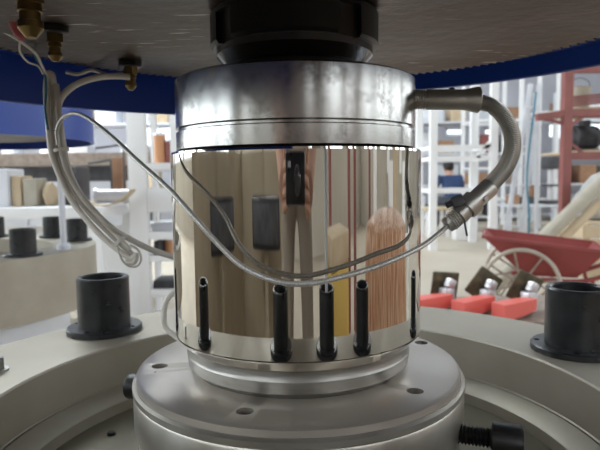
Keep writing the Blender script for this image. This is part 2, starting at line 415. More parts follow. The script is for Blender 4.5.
# hole bottoms are inside the flange body; the holes go on as threaded pockets there
fb = MB().lathe([(0, -.1577+B), (.1325, -.1577+B), (.1345, -.1592+B), (.1345, -.1630+B), (.1332, -.1645+B), (.1340, -.1660+B), (.1340, -.192+B), (.1310, -.198+B), (.1310, .0005), (0, .0005)], 160).build('flange_body', M['flange_rim'], cyl)
cs = []
for x, y, r in ((-.035, -.1045, .0056), (-.1135, -.013, .0062), (.083, -.0735, .0056), (.1125, .043, .0056), (-.072, .092, .0056), (.045, .108, .0056)):
    prof = [(0, -.036)]
    for k in range(19): prof += [(r, -.036 + k*.002), (r*.86, -.035 + k*.002)]
    prof += [(r, .002), (0, .002)]
    c = MB().lathe(prof, 20).build('cutter', None); c.data.transform(Matrix.Translation((x, y, -.1577+B))); c.parent = cyl; cs.append(c)
cut(fb, cs)
def cap_screw(px, py, pz, ang, shown, r=.0075, hr=.0118, hl=.0215):
    """socket cap screw lying radially: thread from the flange body outwards, then the head"""
    d = (math.cos(ang), math.sin(ang), 0)
    s = bpy.data.objects.new('cap_screw', None); COL.objects.link(s); s.parent = cyl
    s.matrix_local = axis_mat((px, py, pz), d)
    prof = [(0, -.014), (r*.85, -.014)]; z = -.012
    while z < shown - .001: prof += [(r*.78, z), (r, z+.0012), (r*.78, z+.0024)]; z += .0025
    prof += [(r*.84, shown), (0, shown)]
    MB().lathe(prof, 28).build('thread', M['screw'], s)
    k = hr*.5
    MB().lathe([(0, shown), (hr*.94, shown), (hr, shown+.001), (hr, shown+hl-.002), (hr*.92, shown+hl), (k, shown+hl), (k, shown+hl-.008), (0, shown+hl-.008)], 48).build('screw_head', M['screw'], s)
cap_screw(.131*math.cos(math.radians(-27)), .131*math.sin(math.radians(-27)), -.1895+B, math.radians(-20), .0245)
cap_screw(.131*math.cos(math.radians(168)), .131*math.sin(math.radians(168)), -.185+B, math.radians(168), .0125, hr=.0112, hl=.014)
# conduit socket screwed into the side of the top collar
sk = bpy.data.objects.new('conduit_socket', None); COL.objects.link(sk); sk.parent = cyl
ang = math.radians(-1)
sk.matrix_local = axis_mat((.0925, -.003, .0622+B), (math.cos(ang), math.sin(ang), -.02))
prof = [(0, -.004), (.0078, -.004)]; z = 0.0
while z < .011: prof += [(.0072, z), (.0080, z+.0009), (.0072, z+.0018)]; z += .002
MB().lathe(prof + [(.0072, .0125), (0, .0125)], 40).build('thread', M['fitting'], sk)
MB().lathe([(0, .0126), (.0077, .0126), (.0081, .0135), (.0081, .040), (.0084, .044), (.0104, .0530), (.0104, .0545), (.0086, .0555), (0, .0555)], 48).build('socket_body', M['fitting'], sk)
MB().lathe([(0, 0), (.003, 0), (.0026, .002), (0, .0022)], 16).build('set_screw', M['darksteel'], sk).matrix_local = axis_mat((.0040, .0072, .034), (.45, .9, 0))
# locknut and shaft on top of the collar
MB().lathe([(0, .0767+B), (.046, .0767+B), (.046, .098+B), (0, .098+B)], 96).build('shaft_end', M['nut'], cyl)
MB().lathe([(.047, .0905+B), (.050, .0880+B), (.0550, .0885+B), (.0622, .0965+B), (.0622, .1015+B), (.047, .1015+B)], 128, closed=True).build('washer', M['darksteel'], cyl)
ln = MB().lathe([(.040, .1016+B), (.0648, .1016+B), (.0668, .104+B), (.0668, .1265+B), (.0645, .1295+B), (.040, .1295+B)], 128, closed=True).build('locknut', M['nut'], cyl)
cs = []
for k in range(4):
    a = math.radians(-52 + 90*k)
    c = MB().box((0, 0, 0), (.012, .020, .040)).build('cutter', None); c.data.transform(Matrix.Translation((.0678*math.cos(a), .0678*math.sin(a), .104+B)) @ Matrix.Rotation(a, 4, 'Z')); c.parent = cyl; cs.append(c)
cut(ln, cs)

# ------------------------------------------------------------------ the machine: upper drum
def make_drum(name, label, loc, low, teeth):
    t = thing(name, label, 'machine drum', loc)
    Z0 = H + .130
    # toothed flame-cut plate
    n = 190; vs, fs = [], []
    for z in (Z0, Z0 + .016):
        for i in range(n):
            a = 2*PI*i/n
            for q, rr in ((0, .297), (.75, .309)):
                b = a + q*2*PI/n; vs.append((rr*math.cos(b), rr*math.sin(b), z))
    m = 2*n
    for i in range(m): fs.append((i, (i+1) % m, m+(i+1) % m, m+i))
    vs += [(0, 0, Z0), (0, 0, Z0+.016)]
    for i in range(m):
        fs.append((2*m, (i+1) % m, i)); fs.append((2*m+1, m+i, m+(i+1) % m))
    if not teeth: pass
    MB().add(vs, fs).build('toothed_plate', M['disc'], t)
    # blue casing: left half hangs lower than the right half
    zt = H + .42
    for a0, a1, zb in ((math.radians(92), math.radians(268), low[0]), (math.radians(-92), math.radians(92), low[1])):
        MB().lathe([(.384, zb), (.390, zb), (.390, zt), (.384, zt)], 72, a0, a1, closed=True).build('casing_shell', M['blue'], t)
        MB().lathe([(.3815, zb+.0005), (.3838, zb+.0005), (.3838, zt-.001), (.3815, zt-.001)], 72, a0, a1, closed=True).build('casing_liner', M['blue'], t)
    MB().lathe([(0, zt), (.392, zt), (.392, zt+.012), (0, zt+.012)], 96).build('casing_lid', M['blue'], t)
    MB().lathe([(.290, Z0+.0165), (.3812, Z0+.0165), (.3812, Z0+.03), (.290, Z0+.03)], 96, closed=True).build('mounting_web', M['blue'], t)
    MB().lathe([(0, Z0+.0162), (.12, Z0+.0162), (.12, zt-.001), (0, zt-.001)], 48).build('core_column', M['blue'], t)
    return t
drum = make_drum('upper_drum', 'toothed steel plate with dark blue casing rim above the polished cylinder', (0, 0, 0), (H+.0925, H+.1225), True)
drum2 = make_drum('upper_drum', 'bright blue drum of the second machine above its steel ring', (-.985, 1.12, 0), (H+.112, H+.112), False)

# brass fittings under the toothed plate
def nipple(px, py, label, cap, s=1.0, z=.130):
    v = at(px, py, 0) - Vector((CX, -CD, H)); k = z/v.z; p = Vector((CX, -CD, H)) + v*k
    t = thing('brass_fitting', label, 'pipe fitting', (p.x, p.y, H+z), group='brass fittings under the toothed plate')
    if cap: MB().lathe([(0, -.0008), (.0135*s, -.0008), (.0135*s, -.0068*s), (.012*s, -.0078*s), (0, -.0078*s)], 32).build('seal_disc', M['nut'], t)
    z0 = -.0079*s
    MB().lathe([(0, z0), (.0082*s, z0), (.0082*s, z0-.008*s), (0, z0-.008*s)], 6).build('hex_body', M['brass'], t, sharp=10)
    z1 = z0 - .0082*s
    MB().lathe([(0, z1), (.0062*s, z1), (.0066*s, z1-.004*s), (.0056*s, z1-.0045*s), (.0056*s, z1-.009*s), (.0068*s, z1-.0095*s), (.0068*s, z1-.013*s), (.003*s, z1-.018*s), (0, z1-.018*s)], 24).build('nozzle', M['brass'], t)
    return t
nipple(130, 61, 'brass nozzle fitting feeding the pale hose under the toothed plate', True, .92)
nipple(54, 26, 'brass nozzle fitting with a dark square seal near the white wires', True, .86)
nipple(28, -26, 'brass fitting with a red sleeve beside it under the plate', False, 1.15)

# ------------------------------------------------------------------ hoses and cables
def cable(name, pts, r, mt, label, cat='cable', n=10, per=12, parent=None):
    o = MB().tube(spline(pts, per), r, n).build(name, mt, parent, sharp=60)
    if label: tag(o, label, cat)
    return o
Yb = .13
cable('hose', [at(130, 77, .155), at(116, 76, .150), at(100, 77, .145), at(84, 81, .14), at(72, 87, .135), at(62, 97, .13), at(57, 112, .13), at(57, 130, .128)], .0034, M['white_tube'], 'pale hose arching from a brass fitting into the cable bundle', 'hose')
bt = thing('cable_bundle', 'tied bundle of grey-white tubes hanging in a curve beside the cylinder', 'cable bundle', at(54, 130, Yb))
bl = Vector(bt.location)
def rel(p): return Vector(p) - bl
paths = [  # px offsets across the bundle, one per tube
    [(54, 84), (52, 75), (48, 74), (46, 90), (48, 120), (51, 150), (58, 172), (70, 198), (87, 220), (104, 238), (118, 250), (130, 258), (136, 255), (134, 262), (126, 262)],
    [(52, 73), (53, 92), (54, 122), (57, 150), (64, 172), (76, 196), (92, 216), (108, 232), (122, 245), (133, 255)],
    [(46, 82), (50, 100), (51, 125), (54, 152), (61, 176), (73, 202), (88, 222), (102, 237), (115, 248)],
    [(56, 84), (58, 104), (60, 130), (62, 152), (68, 172), (80, 194), (96, 213), (112, 228), (128, 238), (150, 249), (174, 257), (196, 262)],
    [(60, 118), (63, 140), (67, 162), (75, 184), (88, 204), (103, 221), (118, 237), (130, 250)],
]
for k, pth in enumerate(paths):
    pts = []
    for i, (x, y) in enumerate(pth):
        yy = Yb + .004*((k*7) % 3 - 1)
        if k == 3 and i > 7: yy += .012*(i - 7)
        pts.append(rel(at(x, y, yy)))
    MB().tube(spline(pts, 10), (.0030, .0028, .0028, .0032, .0027)[k], 10).build('tube', M['grey_tube'] if k % 2 else M['white_tube'], bt, sharp=60)
lp = [rel(at(122 + 0, 258, Yb-.006))]
MB().tube(spline([rel(at(x, y, Yb-.006)) for x, y in ((118, 248), (122, 260), (129, 266), (137, 266), (141, 259), (138, 250), (130, 245))], 10), .0012, 8).build('wire_loop', M['grey_tube'], bt, sharp=60)
for (x, y), (dx, dy) in (((57, 150), (1, -.2)), ((118, 243), (.7, -.7))):
    c = rel(at(x + (4 if x < 90 else 1), y + (0 if x < 90 else -1), Yb)); d = rel(at(x+10*-dy, y+10*dx, Yb)) - rel(at(x, y, Yb))
    MB().lathe([(.0072, -.0018), (.0080, -.0018), (.0080, .0018), (.0072, .0018)], 24, closed=True, mat=axis_mat(c, d)).build('cable_tie', M['white_tube'], bt)
cable('thin_wire', [at(30, 40, .10), at(36, 58, .11), at(44, 70, .12), at(46, 90, .123), at(45, 110, .123), at(48, 130, .123)], .0012, M['teal'], 'thin teal wire running down along the tube bundle', 'wire', 8)
cable('thin_wire', [at(-8, 26, .03), at(10, 35, .05), at(24, 44, .07), at(36, 54, .09), at(42, 66, .11), at(47, 76, .125)], .0013, M['white_tube'], 'loose white wire with a fork running from the plate to the bundle', 'wire', 8)
cable('thin_wire', [at(20, 40, .06), at(20, 52, .07), at(28, 62, .09), at(38, 66, .11), at(43, 74, .122)], .0010, M['white_tube'], 'short white wire hanging in a small loop beside the dark-sealed fitting', 'wire', 8)
cable('thin_wire', [at(15, 8, .0), at(13, 18, .01), at(17, 30, .02), at(22, 36, .03)], .0045, mat('red_sleeve', (.30, .03, .04), .5), 'short red sleeve beside the brass fitting under the plate', 'sleeve', 10)
cable('coiled_tube', [at(66, 72, .19), at(78, 74, .19), at(92, 70, .19), at(108, 75, .18), at(122, 74, .17)], .0022, M['grey_tube'], 'grey tube lying under the plate behind the pale hose', 'tube', 8)
cable('white_tube_loop', [at(188, 285, .13), at(176, 291, .125), at(167, 300, .12), at(164, 315, .12), at(168, 330, .12), (-.105, .115, H-.178), (-.085, .13, H-.18)], .0030, M['white_tube'], 'white tube loop curling out behind the foot of the cylinder', 'tube', 10)
arm = [at(58, 145, .118), at(57, 130, .116), at(63, 118, .110), at(73, 113.5, .095), at(86, 117, .062), at(110, 135, .012), at(140, 163, -.038), at(170, 190, -.078), at(195, 218, -.096), at(220, 246, -.1005), at(245, 268, -.106), at(280, 282, -.1135), at(312, 283, -.1135), at(345, 276, -.109), at(375, 267, -.1005), at(400, 257, -.088), at(422, 246, -.064), at(438, 234, -.042), at(450, 224, -.034)]
def clear(pts, r):
    out = []
    for p in spline(pts, 12):
        q = math.hypot(p.x, p.y)
        out.append(Vector((p.x*max(1, r/q), p.y*max(1, r/q), p.z)) if q < r and p.y < .06 else p)
    return out
cable('armoured_cable', clear(arm, .1028), .00185, M['braid'], 'thin braided metal cable looping across the front of the polished cylinder', 'cable', 12, 1)
# flexible conduit on the right with its lower coupling
hose_pts = spline([at(474, 101.9, -.0038), at(482, 102.8, -.0042), at(493, 106.5, -.006), (at(504, 117, -.010)), at(511.5, 133, -.014), at(512, 151, -.019), at(505, 168, -.024), at(494, 181, -.028), at(486, 190, -.030)], 30)
fc = thing('flexible_conduit', 'ribbed metal conduit curving down from the side of the cylinder head', 'conduit', hose_pts[0])
f0 = Vector(fc.location)
MB().tube([p - f0 for p in hose_pts], lambda i: .0056 + (.0010 if i % 3 == 1 else 0), 20).build('ribbed_hose', M['conduit'], fc, sharp=80)
c0, c1 = at(491, 186, -.0295), at(447, 225.5, -.034)
d = (c1 - c0); Lc = d.length; dn = d.normalized()
cp = bpy.data.objects.new('coupling', None); COL.objects.link(cp); cp.parent = fc; CPM = axis_mat(c0 - f0, d); cp.matrix_local = CPM
MB().lathe([(0, 0), (.0072, 0), (.0076, .0015), (.0070, .024), (.0074, .026), (.0074, .030), (0, .030)], 40).build('sleeve', M['fitting'], cp)
prof = [(0, .0301), (.0078, .0301), (.0078, .034)]; z = .034
while z < Lc - .003: prof += [(.0066, z), (.0073, z+.0008), (.0066, z+.0016)]; z += .0018
MB().lathe(prof + [(.006, Lc), (0, Lc)], 40).build('thread', M['fitting'], cp)
cl = MB()
MB().lathe([(.0078, .017), (.0092, .017), (.0092, .026), (.0078, .026)], 36, closed=True).build('clamp_band', M['fitting'], cp)
def loc_of(px, py, Y): return CPM.inverted() @ (at(px, py, Y) - f0)
MB().bar(loc_of(452, 203, -.038), loc_of(463, 199, -.038), .006, .008, .001).build('clamp_screw', M['dark'], cp)
MB().bar(loc_of(446, 206, -.036), loc_of(455, 201, -.038), .0025, .004).build('clamp_ear', M['dark'], cp)
MB().bar(loc_of(463, 214, -.036), loc_of(467, 236, -.036), .0016, .0010).build('tie_tail', M['dark'], cp)
MB().lathe([(0, 0), (.0022, 0), (.0018, .0018), (0, .002)], 14).build('set_screw', M['silver'], cp).matrix_local = axis_mat((.0068, -.002, .012), (1, -.2, 0))
# ------------------------------------------------------------------ right side: hand cart with spoked wheels
WX, WY, WR = at(521, 283, 2.95).x, 2.95, .232
ct = thing('wheelbarrow', 'red two-wheeled barrow with a tapered tub and spoked wheels', 'wheelbarrow', (WX, WY, 0), math.radians(-20))
def tub_bm():
    # open tray: outer shell and inner shell joined at the rim; rim tilts down towards the handles
    top = [(-.225, -.02), (.46, -.02), (.46, .50), (-.225, .50)]
    bot = [(.02, .08), (.32, .08), (.32, .40), (.02, .40)]
    def zt(x): return .525 - .075*(x + .225)/.685
    v = []
    for (x, y), (bx, by) in zip(top, bot): v.append((x, y, zt(x)))
    for (bx, by) in bot: v.append((bx, by, .275))
    k = .008
    for (x, y) in top:
        cx_, cy_ = .12, .24; v.append((x + (cx_-x)*.03, y + (cy_-y)*.03, zt(x)))
    for (bx, by) in bot: v.append((bx + (.17-bx)*.03, by + (.24-by)*.03, .283))
    f = [(0, 1, 5, 4), (1, 2, 6, 5), (2, 3, 7, 6), (3, 0, 4, 7), (4, 5, 6, 7),
         (8, 12, 13, 9), (9, 13, 14, 10), (10, 14, 15, 11), (11, 15, 12, 8), (12, 15, 14, 13),
         (0, 8, 9, 1), (1, 9, 10, 2), (2, 10, 11, 3), (3, 11, 8, 0)]
    m = MB().add(v, f)
    rim = [v[i] for i in (0, 1, 2, 3, 0)]
    for p, q in zip(rim, rim[1:]): m.bar(p, q, .018, .018)
    return m
tub_bm().build('tub', M['barrow'], ct, sharp=20)
for y in (-.035, .515):
    w = bpy.data.objects.new('wheel', None); COL.objects.link(w); w.parent = ct; w.location = (0, y, WR)
    w.rotation_euler = (PI/2, 0, 0)
    prof = [(WR - .013 + .013*math.cos(q*PI/4), .013*math.sin(q*PI/4)) for q in range(8)]
    MB().lathe(prof, 56, closed=True).build('tyre', M['tyre'], w, sharp=60)
    MB().lathe([(0, -.035), (.026, -.035), (.026, .035), (0, .035)], 20).build('hub', M['rust'], w)
    for k in range(8):
        a = k*PI/4 + .2
        MB().tube([(.02*math.cos(a), .02*math.sin(a), 0), ((WR-.018)*math.cos(a), (WR-.018)*math.sin(a), 0)], .0065, 8).build('spoke', M['rust'], w)
MB().tube([(0, -.07, WR), (0, .55, WR)], .012, 12).build('axle', M['rust'], ct)
for y in (.06, .42):
    MB().tube(spline([(-.05, y, WR), (.10, y, .258), (.36, y, .262), (.62, y, .36), (.98, y, .46)], 8), .014, 10).build('handle', M['barrow'], ct)
    MB().tube([(0, y, WR), (.06, y, .262)], .012, 10).build('axle_bracket', M['barrow'], ct)
    MB().tube([(.40, y, .27), (.46, y, .0)], .012, 10).build('leg', M['barrow'], ct)
MB().tube([(.55, .06, .325), (.55, .42, .325)], .010, 10).build('cross_brace', M['barrow'], ct)

# red forked arms with dark end plates lying on a low bench
bn = thing('low_bench', 'low white-legged steel bench carrying the red forked arms', 'bench', (.78, 1.62, 0))
ztop = .405
MB().box((0, 0, ztop-.015), (1.15, .42, .03), bev=.004).build('bench_top', M['rust'], bn)
for sx in (-.53, .53):
    for sy in (-.17, .17):
        MB().box((sx, sy, (ztop-.03)/2), (.04, .04, ztop-.03)).build('leg', M['white'], bn)
def fork(px, py, Y, rz, lab, spin=0.0):
    p = at(px, py, Y)
    t = thing('forked_arm', lab, 'machine part', (p.x, p.y, ztop), rz, 'red forked arms on the low bench')
    MB().box((.055, .03, .072 + .02*abs(spin)), (.105, .012, .115), Matrix.Rotation(-rz*.8, 3, 'Z') @ Matrix.Rotation(spin, 3, 'Y') @ Matrix.Rotation(.10, 3, 'X'), bev=.006).build('end_plate', M['olive'], t)
    MB().box((.035, -.005, .04), (.05, .04, .075), bev=.006).build('fork_block', M['silver'], t)
    MB().box((.045, -.012, .092), (.035, .03, .035), Matrix.Rotation(.5, 3, 'Y'), bev=.005).build('fork_lug', M['silver'], t)
    m = MB(); v = []
    for x, hw, hz, zc in ((.02, .022, .020, .040), (-.06, .030, .026, .034), (-.15, .030, .028, .030)):
        v += [(x, -.03-hw, zc-hz), (x, -.03+hw, zc-hz), (x, -.03+hw, zc+hz), (x, -.03-hw, zc+hz)]
    fs = [(0, 1, 2, 3), (11, 10, 9, 8)]
    for r in (0, 4):
        for j in range(4): fs.append((r+j, r+(j+1) % 4, r+4+(j+1) % 4, r+4+j))
    m.add(v, fs).build('arm', M['coral'], t, sharp=20)
    for z in (.035, .11):
        MB().lathe([(0, 0), (.006, 0), (.006, .006), (0, .006)], 8).build('bolt_head', M['tan'], t, loc=(.095, .019, z), rot=(PI/2, 0, 0))
for px, Y, rz, lab, spin in ((398, 1.64, .5, 'red forked arm on the bench, partly behind the polished cylinder', 0), (439, 1.62, .5, 'red forked arm with an upright dark plate, on the bench next to the polished cylinder', .08),
                             (480, 1.58, .55, 'red forked arm with its plate on one corner, on the bench below the barrow', .6), (521, 1.53, .5, 'red forked arm on the bench beside the black bushing', .45)):
    fork(px, 300, Y, rz, lab, spin)

# leaning tube, sack and the cart-side pile
tb = at(544, 240, 3.85); te = at(592, 192, 4.0)
lt = thing('leaning_tube', 'long pale tube leaning diagonally behind the red barrow', 'tube', (0, 0, 0))
dd = (te - tb).normalized(); tb2 = tb - dd*(tb.z/dd.z - .06)
lt.location = (tb2.x, tb2.y, 0)
def leaning(off, r, m):
    a = Vector((off, 0, .06)); b = te - lt.location + Vector((off, 0, 0)) + dd*.25
    MB().tube([a, a + (b-a)*.5, b], r, 16).build('tube', m, lt)
leaning(0, .055, M['cardtube']); leaning(.15, .035, M['tan'])
sp = at(600, 232, 4.7)
def lump(name, c, s, m, label, cat, seed):
    bm = bmesh.new(); bmesh.ops.create_icosphere(bm, subdivisions=3, radius=1)
    rr = random.Random(seed); ph = [rr.uniform(0, 6) for _ in range(6)]
    for v in bm.verts:
        n = v.co.normalized(); k = 1 + .08*math.sin(4*n.x+ph[0]) + .07*math.sin(5*n.y+ph[1]) + .06*math.sin(6*n.z+ph[2]) + .04*math.sin(11*n.x+9*n.z+ph[3])
        v.co = Vector((n.x*s[0]*k, n.y*s[1]*k, max(.0, n.z*s[2]*k + s[2]*.8)))
    me = bpy.data.meshes.new(name); bm.to_mesh(me); bm.free(); me.materials.append(m)
    for p in me.polygons: p.use_smooth = True
    o = bpy.data.objects.new(name, me); COL.objects.link(o); o.location = c
    return tag(o, label, cat)
pl = thing('wooden_crate', 'wooden crate carrying the grey sack behind the barrow', 'crate', (sp.x+.1, 4.75, 0))
for k in range(4): MB().box((0, -.29, .05 + k*.115), (.74, .02, .10)).build('plank', M['tan'], pl)
for k in range(4): MB().box((-.37, 0, .05 + k*.115), (.02, .58, .10)).build('plank', M['tan'], pl)
for k in range(5): MB().box((-.28 + .14*k, 0, .47), (.13, .60, .02)).build('plank', M['tan'], pl)
for sx in (-.34, .34): MB().box((sx, -.265, .23), (.05, .03, .46)).build('corner_post', M['tan'], pl)
lump('grey_sack', (sp.x+.08, 4.75, .481), (.32, .24, .24), M['sack'], 'lumpy grey sack lying on a crate behind the barrow', 'sack', 3)

# ------------------------------------------------------------------ right side: frames in the hall
def frame_thing(name, label, cat, bars, m, base, group=None):
    """bars: (part name, list of (a, b), width)"""
    t = thing(name, label, cat, base, group=group); b0 = Vector(base)
    for pn, a, b, w in bars:
        MB().bar(Vector(a) - b0, Vector(b) - b0, w).build(pn, m, t)
    return t
def bent(px, Y): p = at(px, 178, Y); return p.x
Yr = 5.2
bars = []
def hx(px, py, Y): return at(px, py, Y)
for px, w in ((565, .085), (621, .085)):
    x = hx(px, 178, Yr).x; bars.append(('post', (x, Yr, 0), (x, Yr, 3.0), w)); bars.append(('post', (x*1.177, Yr+1.0, 0), (x*1.177, Yr+1.0, 3.0), w))
zb = lambda py: hx(580, py, Yr).z
x0, x1, xl = hx(565, 178, Yr).x, hx(621, 178, Yr).x, hx(535, 178, Yr).x
for py in (156, 113): bars.append(('beam', (x0, Yr, zb(py)), (x1, Yr, zb(py)), .075))
bars.append(('beam', (x0, Yr, zb(70)), (x1, Yr, zb(70)), .06))
bars.append(('beam', (xl, Yr, zb(117)), (x0, Yr, zb(113)), .07))
bars.append(('brace', (xl+.02, Yr, zb(117)), (x0, Yr, zb(124)), .03))
bars.append(('beam', (x0*1.177, Yr+1.0, zb(150)), (x1*1.177, Yr+1.0, zb(150)), .06)); bars.append(('beam', (x0*1.177, Yr+1.0, zb(105)), (x1*1.177, Yr+1.0, zb(105)), .06))
for x in (x0, x1):
    bars.append(('beam', (x, Yr, zb(113)), (x*1.177, Yr+1.0, zb(113)), .05)); bars.append(('beam', (x, Yr, zb(156)), (x*1.177, Yr+1.0, zb(156)), .05))
bars.append(('brace', (x0, Yr, zb(140)), (x0+.18, Yr, zb(154)), .03)); bars.append(('brace', (x0, Yr, zb(128)), (x0+.18, Yr, zb(116)), .03))
for k in range(4): bars.append(('rail', (x0, Yr+.03*k, zb(106)+.03*k), (x1, Yr+.03*k, zb(101)+.03*k), .022))
frame_thing('red_stand', 'tall red-painted steel stand with shelves behind the barrow', 'steel stand', bars, M['red'], (x0, Yr, 0))
rs = [o for o in bpy.data.objects if o.name == 'red_stand'][0]
for zz in (zb(156)+.0385, zb(113)+.0385):
    for k in range(4): MB().box(((x1-x0)/2 + .13, .13 + .25*k, zz + .011), (x1-x0-.1, .23, .022)).build('shelf_plank', M['tan'], rs)
mz = zb(156) + .061
mt_ = thing('electric_motor', 'dark finned electric motor on the lower shelf of the red stand', 'motor', ((x0+x1)/2 + .05, Yr+.3, mz))
MB().lathe([(0, -.16), (.10, -.16), (.115, -.13)] + [(.115 + (.012 if k % 2 else 0), -.12 + k*.012) for k in range(19)] + [(.115, .12), (.09, .15), (0, .15)], 28, mat=Matrix.Translation((0, 0, .14)) @ Matrix.Rotation(PI/2, 4, 'Y')).build('motor_body', M['dark'], mt_)
MB().box((0, 0, .012), (.22, .2, .024)).build('foot', M['dark'], mt_); MB().box((0, 0, .29), (.09, .09, .06), bev=.008).build('terminal_box', M['dark'], mt_)
MB().lathe([(0, .15), (.018, .15), (.018, .21), (0, .21)], 14, mat=Matrix.Translation((0, 0, .14)) @ Matrix.Rotation(PI/2, 4, 'Y')).build('shaft', M['silver'], mt_)
bk = thing('bucket', 'pale bucket on the upper shelf of the red stand', 'bucket', ((x0+x1)/2 - .04, Yr+.25, zb(113)+.061))
MB().lathe([(0, 0), (.09, 0), (.115, .22), (.122, .225), (.112, .225), (.086, .008), (0, .008)], 28).build('pail', M['cardtube'], bk)
MB().tube(spline([(-.116, 0, .215), (-.09, 0, .29), (0, 0, .325), (.09, 0, .29), (.116, 0, .215)], 6), .004, 6).build('handle', M['dark'], bk)
# things on the red stand
def boxy(name, px, py, Y, w, h, d, m, label, cat, z=None, group=None, bev=.01, lid=None):
    p = at(px, py, Y); z = p.z if z is None else z
    if lid is None:
        o = MB().box((0, 0, h/2), (w, d, h), bev=min(bev, w*.2, h*.2, d*.2)).build(name, m, loc=(p.x, Y, z)); return tag(o, label, cat, group)
    t = thing(name, label, cat, (p.x, Y, z), group=group)
    MB().box((0, 0, h*.42), (w, d, h*.84), bev=min(bev, w*.2, h*.2)).build('body', m, t)
    MB().box((0, 0, h*.92), (w*1.03, d*1.03, h*.15), bev=min(bev, h*.05)).build('lid', lid, t)
    return t
# white steel frames (gantries) further back
def gantry(name, label, pxs, pys, Y, w, depth=.8, top=3.4, br=True):
    bars = []; xs = [at(px, 178, Y).x for px in pxs]
    for i, x in enumerate(xs):
        for yy in (Y, Y+depth): bars.append(('post', (x, yy, 0), (x, yy, top), w))
    for py in pys:
        z = at(sum(pxs)/len(pxs), py, Y).z
        for yy in (Y, Y+depth): bars.append(('rail', (xs[0], yy, z), (xs[-1], yy, z), w*.6))
        for x in (xs[0], xs[-1]): bars.append(('rail', (x, Y, z), (x, Y+depth, z), w*.6))
    if br:
        z = at(pxs[0], pys[1], Y).z
        bars.append(('brace', (xs[-1], Y, z+.22), (xs[-1]-.2, Y, z), w*.6))
    return frame_thing(name, label, 'steel frame', bars, M['white'], (xs[0], Y, 0))
gantry('steel_gantry', 'white welded steel frame with rails behind the ribbed conduit', (433, 493), (147, 158, 191), 6.4, .085)
gantry('steel_gantry', 'thin white frame standing behind the seated worker', (476, 520), (120, 168, 200), 9.2, .06, br=False)
gantry('steel_gantry', 'far white frame beside the pale stepladder', (538, 556), (112, 200), 9.6, .05, br=False)
# stepladder
ld = thing('stepladder', 'pale aluminium stepladder standing open in the hall', 'ladder', (at(512, 178, 6.7).x, 6.7, 0))
lb = Vector(ld.location)
apex = at(531, 84, 7.0)
for dx in (0.0, .20):
    MB().bar(at(503, 240, 6.6) + Vector((dx, 0, -at(503, 240, 6.6).z)) - lb, apex + Vector((dx*.6, 0, 0)) - lb, .055, .03).build('side_rail', M['offwhite'], ld)
    MB().bar(Vector((apex.x + .16 + dx*.8, 7.5, 0)) - lb, apex + Vector((dx*.6, .05, 0)) - lb, .045, .03).build('rear_leg', M['offwhite'], ld)
f1 = at(503, 240, 6.6); f1.z = 0
for k in range(1, 8):
    t = k/8.2; a = f1.lerp(apex, t); b = (f1 + Vector((.20, 0, 0))).lerp(apex + Vector((.12, 0, 0)), t)
    MB().bar(a - lb, b - lb, .07, .02).build('rung', M['offwhite'], ld)
cable('blue_rope', [at(536, 92, 6.4), at(533, 120, 6.4), at(529, 150, 6.4), at(527, 180, 6.4), at(529, 215, 6.4), Vector((at(529, 215, 6.4).x, 6.4, .01))], .012, M['teal'], 'blue rope hanging down in front of the stepladder', 'rope', 8)

# white crate panel, tables and workpieces on the far floor edge
boxy('white_cabinet', 464, 241, 7.5, .30, .37, .25, M['white'], 'small white cabinet on the floor below the conduit coupling', 'cabinet', z=0.0, lid=M['white'])
def table(name, label, px0, px1, py, Y, d, m, leg):
    a, b = at(px0, py, Y), at(px1, py, Y); t = thing(name, label, 'table', ((a.x+b.x)/2, Y+d/2, 0)); w = b.x-a.x; z = a.z
    MB().box((0, 0, z-.02), (w, d, .04), bev=.005).build('table_top', m, t)
    for sx in (-1, 1):
        for sy in (-1, 1): MB().box((sx*(w/2-.05), sy*(d/2-.05), (z-.04)/2), (.05, .05, z-.04)).build('leg', leg, t)
    return z
zt1 = table('work_table', 'tan-topped work table in front of the seated worker', 425, 452, 208, 7.9, .45, M['tan'], M['white'])
zt2 = table('work_table', 'grey work table among the machines behind the barrow', 508, 560, 205, 8.4, .7, M['offwhite'], M['offwhite'])
k = 0
for px, Y, w, h, m, nm, lab, cat in (
        (513, 8.6, .18, .16, 'brown', 'carton', 'brown carton on the grey work table beside the ladder', 'box'),
        (525, 8.7, .26, .12, 'dark', 'toolbox', 'dark toolbox on the grey work table', 'toolbox'),
        (550, 8.6, .34, .75, 'dark', 'drill_press', 'dark upright drill press on the grey work table', 'machine'),
        (533, 9.0, .16, .30, 'brown', 'carton', 'upright brown carton beside the dark drill press', 'box')):
    if nm == 'drill_press':
        p = at(px, 180, Y); t = thing(nm, lab, cat, (p.x, Y, zt2))
        MB().box((0, 0, .03), (.30, .34, .06), bev=.01).build('base', M[m], t); MB().lathe([(0, .06), (.04, .06), (.04, .62), (0, .62)], 16).build('column', M['silver'], t)
        MB().box((0, -.08, .66), (.22, .40, .20), bev=.03).build('head', M[m], t); MB().lathe([(0, .40), (.03, .40), (.03, .56), (0, .56)], 14).build('spindle', M['silver'], t, loc=(0, -.2, 0))
        MB().box((0, -.1, .30), (.24, .24, .03)).build('table', M[m], t)
    else: boxy(nm, px, 180, Y, w, h, w*.8, M[m], lab, cat, z=zt2, lid=M[m])
